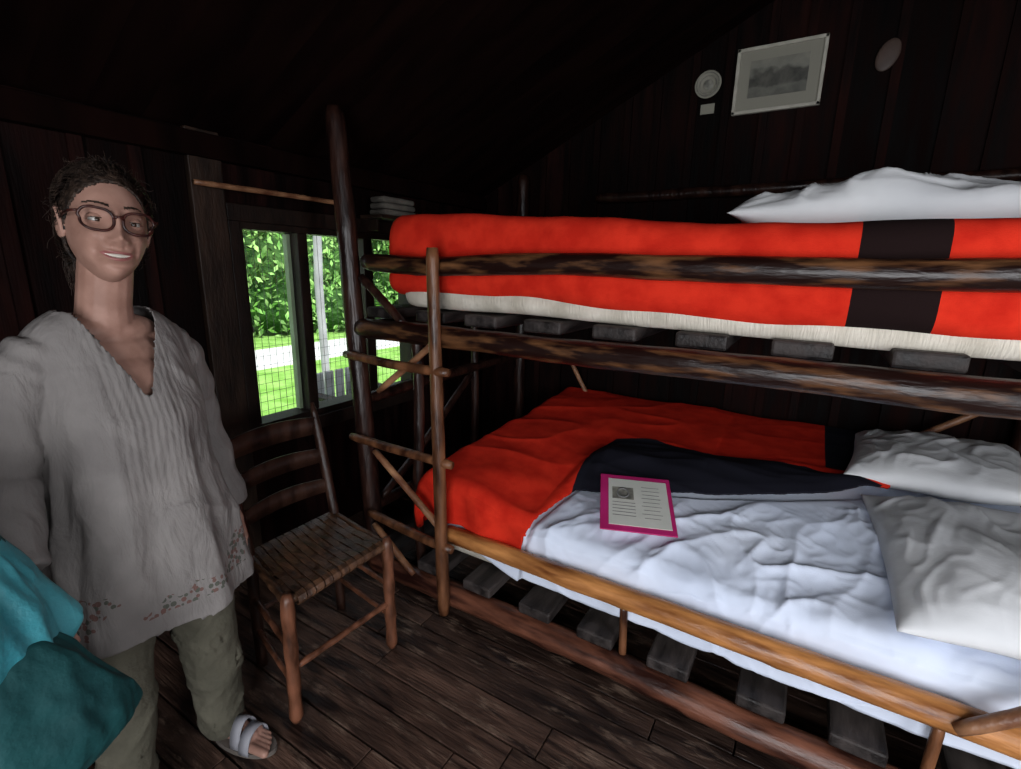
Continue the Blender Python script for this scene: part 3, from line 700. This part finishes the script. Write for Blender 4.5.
for v in o.data.vertices:
    c=v.co; k=noise.noise(Vector((c.x*12,c.y*12,c.z*5)))*.012+rid(Vector((c.x*6,c.y*6,c.z*13+c.x*8)),3)*.010
    v.co=c+v.normal*k
    if v.co.z<.030: v.co.z=.030
for sx,fx,fy in((1,.132,.02),(-1,-.135,.03)):
    mb=MB(); A=Vector((fx,fy,.0)); d=Vector((sx*.18,1,0)).normalized(); q=Vector((d.y,-d.x,0))
    mb.cap(A+Vector((0,-.01,.14)),A+Vector((0,-.01,.065)),.036,.034); mb.cap(A+Vector((0,-.03,.04)),A+d*.07+Vector((0,0,.042)),.030,.026)
    mb.cap(A+Vector((0,-.01,.07)),A+d*.09+Vector((0,0,.04)),.032,.022)
    mb.cap(A+d*.09+q*.02+Vector((0,0,.035)),A+d*.09-q*.02+Vector((0,0,.035)),.021,.021)
    for k,(o_,l,r) in enumerate(((-.030*sx,.165,.012),(-.012*sx,.160,.0088),(.003*sx,.153,.0082),(.017*sx,.143,.0078),(.030*sx,.130,.0075))):
        mb.cap(A+d*.10+q*o_*.9+Vector((0,0,.031)),A+d*l+q*o_+Vector((0,0,.026)),r*1.15,r)
    o=mb.build('foot',M['skin'],wo); remesh(o,.003,3)
    mb=MB(); R1=[];R2=[]
    for t in np.linspace(0,2*math.pi,36,endpoint=False):
        l=.062+.115*math.cos(t); w=.042*math.sin(t)*(1+.12*math.cos(t)); 
        p=A+d*l+q*w; R1.append((p.x,p.y,.001)); R2.append((p.x,p.y,.017))
    mb.loft([R1,R2])
    mb.build('sandal_sole',M['sole'],wo,smooth=False)
    mb=MB()
    for l,h,w in((.080,.064,.045),(.045,.088,.040)):
        P=[]
        for t in np.linspace(0,math.pi,18):
            p=A+d*l+q*(w*math.cos(t))+Vector((0,0,.012+h*math.sin(t)**.8))
            P.append([p,p+d*.036])
        mb.grid(P)
    o=mb.build('sandal_strap',M['sandal'],wo); solid(o,.003)

HR=Matrix.Translation((-.018,.042,1.546))@Matrix.Rotation(math.radians(-15),4,'Z')@Matrix.Rotation(math.radians(-6),4,'Y')@Matrix.Rotation(math.radians(4),4,'X')@Matrix.Scale(1.04,4)
he=bpy.data.objects.new('head_group',None); COL.objects.link(he); he.parent=wo; he.matrix_local=HR
def ss(a,b,x):
    t=max(0,min(1,(x-a)/(b-a))); return t*t*(3-2*t)
def headp(ph,t,grow=1.0):
    sx,sy,sz=math.sin(ph)*math.cos(t),math.sin(ph)*math.sin(t),math.cos(ph)
    x,y,z=.070*sx,.094*sy,.118*sz
    low=max(0,-z/.118)
    x*=1-.18*low**1.6
    if sy>0:
        y+=.020*ss(0,1,low)*ss(0,.5,sy)
        y*=1-.05*ss(.03,.11,z)
    else:
        if z<-.02: y*=1-.30*ss(.02,.1,-z)
        else: y*=1.04
    if grow!=1.0: return Vector((x*grow,y*grow,z*grow))
    if sy>.05:
        fw=ss(.05,.3,sy)
        G=lambda cx,cz,wx,wz,am: am*math.exp(-((x-cx)/wx)**2-((z-cz)/wz)**2)
        dy=G(0,-.034,.012,.013,.021)+G(0,-.010,.009,.024,.014)+G(0,.012,.011,.012,.004)
        for s_ in(1,-1):
            dy+=G(s_*.031,.004,.017,.013,-.009)+G(s_*.028,.026,.022,.008,.005)+G(s_*.014,-.039,.007,.007,.009)+G(s_*.042,-.030,.016,.014,.010)
            dy+=G(s_*.033,-.056,.006,.014,-.006)+G(s_*.010,-.048,.004,.004,-.003)
        zl=-.067+8*x*x
        dy+=.0065*math.exp(-(x/.024)**2)*(math.exp(-((z-zl-.0060)/.0042)**2)+1.15*math.exp(-((z-zl+.0075)/.005)**2))
        dy-=.005*math.exp(-(x/.024)**4)*math.exp(-((z-zl)/.0028)**2)
        dy+=G(0,-.103,.020,.014,.009)+G(0,-.085,.02,.005,-.004)
        y+=dy*fw
    return Vector((x,y,z))
nu,nv=240,200; vs=[];fs=[];mi=[]
for j in range(nv+1):
    ph=math.pi*j/nv
    for i in range(nu): vs.append(headp(ph,2*math.pi*i/nu))
for j in range(nv):
    for i in range(nu):
        q=(j*nu+i,(j+1)*nu+i,(j+1)*nu+(i+1)%nu,j*nu+(i+1)%nu); fs.append(q)
        c=(vs[q[0]]+vs[q[2]])/2; m_=0
        if c.y>.05:
            zl=-.067+8*c.x*c.x; e=abs(c.x)/.028
            if e<1:
                up=.0080*(1-e*e)**.7; dn=.0100*(1-e*e)**.7
                if -dn<c.z-zl<up: m_=1
                if e<.8 and abs(c.z-zl)<.0034*(1-(e/.8)**2): m_=2
            if .013<abs(c.x)<.050:
                zb=.031+.005*math.sin((abs(c.x)-.013)/.037*math.pi*.8); 
                if abs(c.z-zb)<.0030*(1-.5*(abs(c.x)-.013)/.037): m_=3
        mi.append(m_)
me=bpy.data.meshes.new('head'); me.from_pydata(vs,[],fs)
for k in('skin','lips','teeth','hair'): me.materials.append(M[k])
me.polygons.foreach_set('material_index',mi); me.polygons.foreach_set('use_smooth',[True]*len(fs)); me.update()
hd=bpy.data.objects.new('head',me); COL.objects.link(hd); hd.parent=he
bm=bmesh.new(); bm.from_mesh(me); bmesh.ops.remove_doubles(bm,verts=bm.verts,dist=1e-5); bmesh.ops.recalc_face_normals(bm,faces=bm.faces); bm.to_mesh(me); bm.free()
mb=MB()
for s_ in(1,-1):
    mb.ell((s_*.072,-.008,-.004),(.009,.018,.029),Matrix.Rotation(s_*.25,3,'Z')); 
    mb.tube([(s_*(.076+.004*math.sin(t)),-.010+.016*math.cos(t),.0+.027*math.sin(t)) for t in np.linspace(-1.2,3.6,20)],.0042,8)
mb.build('ears',M['skin'],he)
mb=MB()
for s_ in(1,-1):
    mb.ell((s_*.031,.0690,.003),.0122,m=0); mb.ell((s_*.0305-.0004,.0778,.0025),(.0060,.0040,.0060),m=1)
mb.build('eyes',[M['eye'],M['iris']],he)
mb=MB()
for s_ in(1,-1):
    for up in(1,-1):
        P=[]
        for a in np.linspace(.05,math.pi-.05,16):
            row=[]
            for e in np.linspace(.20 if up>0 else .36,1.5,8):
                r=.0138; y=math.cos(e)*math.sin(a)*r; z=math.sin(e)*math.sin(a)*r*up; x=math.cos(a)*r*1.15
                row.append((s_*.031+x,.0690+y,.003+z))
            P.append(row)
        mb.grid(P)
o=mb.build('eyelids',M['skin'],he); solid(o,.0012,1)
mb=MB()
for s_ in(1,-1):
    P=[(s_*.031+math.cos(a)*.0155,.0695+math.sin(a)*.0138,.0060) for a in np.linspace(.25,math.pi-.25,12)]; mb.tube(P,.0009,6)
mb.build('eyelashes',M['hair'],he)
mb=MB()
for s_ in(1,-1):
    pts=[]
    for t in np.linspace(0,2*math.pi,41):
        c,s2=math.cos(t),math.sin(t); k=1+.12*(s2>0)*max(0,c*1)
        pts.append((s_*(.0335+.026*(abs(c)**.8)*(1 if c>0 else -1)*k),.103-.010*max(0,c)**2,.0+.0215*(abs(s2)**.85)*(1 if s2>0 else -1)+.005*max(0,c)*max(0,s2)))
    mb.tube(pts,.0028,8,cap=False)
    mb.tube([(s_*.061,.095,.012),(s_*.072,.083,.012),(s_*.076,.05,.010),(s_*.076,.0,.006),(s_*.075,-.015,-.006)],.0024,8)
mb.tube([(-.008,.103,.005),(-.004,.107,.009),(.004,.107,.009),(.008,.103,.005)],.0028,8)
mb.build('eyeglasses',M['tort'],he)
vs=[];fs=[];nu,nv=140,110
for j in range(nv+1):
    for i in range(nu):
        p=headp(math.pi*j/nv,2*math.pi*i/nu,1.0001)
        n_=p.normalized(); f=1.045+.03*noise.noise(n_*5)+.018*noise.noise(n_*16)
        if p.y<0: f+=.06
        vs.append(p*f)
def hairline(p): return p.z-(.076-1.55*(.066-p.y)) + .006*noise.noise(p*60)
for j in range(nv):
    for i in range(nu):
        q=(j*nu+i,(j+1)*nu+i,(j+1)*nu+(i+1)%nu,j*nu+(i+1)%nu); c=(vs[q[0]]+vs[q[2]])/2
        if hairline(c)>0: fs.append(q)
mb=MB(); mb.add(vs,fs)
o=mb.build('hair_cap',M['hair'],he); 
bm=bmesh.new(); bm.from_mesh(o.data); bmesh.ops.delete(bm,geom=[v for v in bm.verts if not v.link_faces],context='VERTS'); bm.to_mesh(o.data); bm.free(); solid(o,.006,-1)
mb=MB(); rr=[]
for f in np.linspace(0,1,22):
    z=.02-.150*f; a=.058*(1-.35*f)+.008; b_=.030*(1-.2*f); R=[]
    for k in range(40):
        t=2*math.pi*k/40; c,s_=math.cos(t),math.sin(t); e=1+.08*math.sin(9*t+f*4)+.2*noise.noise(Vector((c*3,s_*3,f*4)))
        R.append((a*c*e,-.074-.01*f+b_*s_*e,z))
    rr.append(R)
mb.loft(rr); mb.build('gathered_hair',M['hair'],he)
cu=bpy.data.curves.new('hair_strands','CURVE'); cu.dimensions='3D'; cu.bevel_depth=.00042; cu.bevel_resolution=1; cu.materials.append(M['hair'])
cnt=0
while cnt<2200:
    ph=random.uniform(.05,2.4); t=random.uniform(0,2*math.pi); p=headp(ph,t,1.0001)*1.05
    if hairline(p)<.0: continue
    cnt+=1; sp=cu.splines.new('POLY'); n=12; sp.points.add(n-1)
    dirn=(Vector((0,-.13,-.045))-p); dirn=(dirn-p.normalized()*dirn.dot(p.normalized())*.9).normalized()
    fly=(cnt%12==0); ln=random.uniform(.06,.12) if not fly else random.uniform(.03,.05)
    ax=Vector((random.gauss(0,1),random.gauss(0,1),random.gauss(0,1))); frq=random.uniform(3,6) if not fly else random.uniform(5,10); pha=random.random()*6; am=.0012 if not fly else .003
    if fly: dirn=(dirn+Vector((random.gauss(0,.6),0,random.gauss(.1,.6)))).normalized()
    for k in range(n):
        f=k/(n-1); q=p+dirn*ln*f; nn=q.normalized()
        base=headp(math.acos(max(-1,min(1,q.z/max(q.length,1e-6)))),math.atan2(q.y,q.x),1.0001)
        out=base.length*(1.050 if q.y>0 else 1.110)+.002+(.016*f if fly else .003)
        if q.length<out or not fly: q=nn*out
        q=q+nn*math.sin(frq*f+pha)*am+ax.cross(nn)*math.cos(frq*f+pha)*am
        sp.points[k].co=(q.x,q.y,q.z,1)
for c_ in range(320):
    t=random.uniform(0,2*math.pi); sp=cu.splines.new('POLY'); n=14; sp.points.add(n-1)
    x0=.060*math.cos(t); y0_=-.074+.032*math.sin(t); z0_=random.uniform(-.06,.03); ln=random.uniform(.05,.10); fr=random.uniform(4,8); p1=random.random()*6; sd=random.uniform(.9,1.12)
    for k in range(n):
        f=k/(n-1); sp.points[k].co=(x0*sd*(1-.2*f)+.003*math.sin(fr*f+p1),y0_-.01*f+.003*math.cos(fr*f+p1),z0_-ln*f,1)
ho=bpy.data.objects.new('hair_strands',cu); COL.objects.link(ho); ho.parent=he

bag=empty('tote_bag',(-1.40,.455,0),TH-math.pi/2)
def sack(name,tab,mats,parent,rip,sd,n=72,zsplit=None):
    rr=[]; zs=[t[0] for t in tab][::-1]
    for z in np.linspace(tab[0][0],tab[-1][0],50):
        v=[float(np.interp(z,zs,[t[i] for t in tab][::-1])) for i in range(1,5)]; R=[]
        for k in range(n):
            t=2*math.pi*k/n; c,s_=math.cos(t),math.sin(t)
            e=1+rip*(.7*noise.noise(Vector((c*2.2+z*1.5,s_*2.2,z*2+sd)))+.7*rid(Vector((c*2.0+z*2.5,s_*2,sd)),3)+.4*rid(Vector((c*4-z*5,s_*4,sd+4)),3)-.4)
            R.append((v[2]+v[0]*e*c,v[3]+v[1]*e*s_,z+.03*rip*math.sin(3*t+sd)))
        rr.append(R)
    mb=MB(); mb.loft(rr)
    if zsplit:
        for i,f in enumerate(mb.f):
            p=mb.v[f[0]]
            if p[2]>zsplit+.25*(p[0]-.3): mb.m[i]=1
    o=mb.build(name,mats,parent); sb=o.modifiers.new('sub','SUBSURF'); sb.levels=1; sb.render_levels=1; return o
sack('bag_body',[(.84,.04,.03,.38,.30),(.82,.09,.045,.37,.30),(.77,.125,.06,.365,.305),(.70,.152,.07,.362,.31),(.63,.172,.08,.350,.315),(.58,.178,.075,.346,.315),(.54,.15,.06,.375,.31),(.51,.09,.04,.41,.31),(.50,.05,.02,.43,.31)],M['teal'],bag,.16,3)
mb=MB()
for y in(.26,.33): mb.tube([(.30,y,.80),(.28,y-.05,.80),(.275,.16,.735),(.36,y-.05,.79),(.42,y,.80)],.008,10,flat=.5)
mb.build('bag_straps',M['teal'],bag)
jk=empty('rain_jacket',(-1.40,.455,0),TH-math.pi/2)
sack('jacket_body',[(1.15,.02,.02,.42,.20),(1.13,.06,.045,.42,.21),(1.05,.090,.075,.400,.225),(.95,.122,.088,.378,.24),(.86,.138,.092,.366,.255),(.79,.138,.088,.362,.265),(.75,.11,.075,.372,.27),(.735,.05,.03,.372,.27)],[M['turq'],M['teal']],jk,.26,9,zsplit=.985)  # dark teal above the split puts shading into the jacket's colour

# ------------------------------------------------------------ camera
f=490.; yaw=math.radians(31); pit=math.radians(13.4); rl=math.radians(1.2)
F=Vector((-math.sin(yaw)*math.cos(pit),math.cos(yaw)*math.cos(pit),-math.sin(pit)))
R0=Vector((math.cos(yaw),math.sin(yaw),0)); U0=R0.cross(F)
R_=R0*math.cos(rl)+U0*math.sin(rl); U_=U0*math.cos(rl)-R0*math.sin(rl)
cam=bpy.data.cameras.new('camera'); cam.sensor_width=36; cam.lens=36*f/1021; cam.clip_start=.02
co=bpy.data.objects.new('camera',cam); COL.objects.link(co)
co.matrix_world=Matrix.Translation((0,0,1.45))@Matrix((R_,U_,-F)).transposed().to_4x4(); S.camera=co

# ------------------------------------------------------------ light
def area(name,loc,tgt,sx,sy,pw,c):
    l=bpy.data.lights.new(name,'AREA'); l.shape='RECTANGLE'; l.size=sx; l.size_y=sy; l.energy=pw; l.color=c
    o=bpy.data.objects.new(name,l); COL.objects.link(o); o.location=loc
    o.rotation_euler=(Vector(tgt)-Vector(loc)).to_track_quat('-Z','Y').to_euler(); return o
area('doorway_daylight',(.45,YF+.05,1.1),(-.2,2,.7),1.05,1.9,64,(.97,.98,1.0))
area('added_side_fill',(XR-.03,.2,1.4),(-.6,1.4,.3),.95,.95,28,(.97,.98,1.0))  # unseen fill lamp, added for highlights on the logs
sun=bpy.data.lights.new('sun','SUN'); sun.energy=6; sun.angle=.02; so=bpy.data.objects.new('sun',sun); COL.objects.link(so)
so.rotation_euler=Vector((-.6,.25,-.75)).to_track_quat('-Z','Y').to_euler()
w=bpy.data.worlds.new('sky'); S.world=w; w.use_nodes=True; nt=w.node_tree
bg=nt.nodes['Background']; bg.inputs[0].default_value=(.82,.90,1,1); bg.inputs[1].default_value=1.3
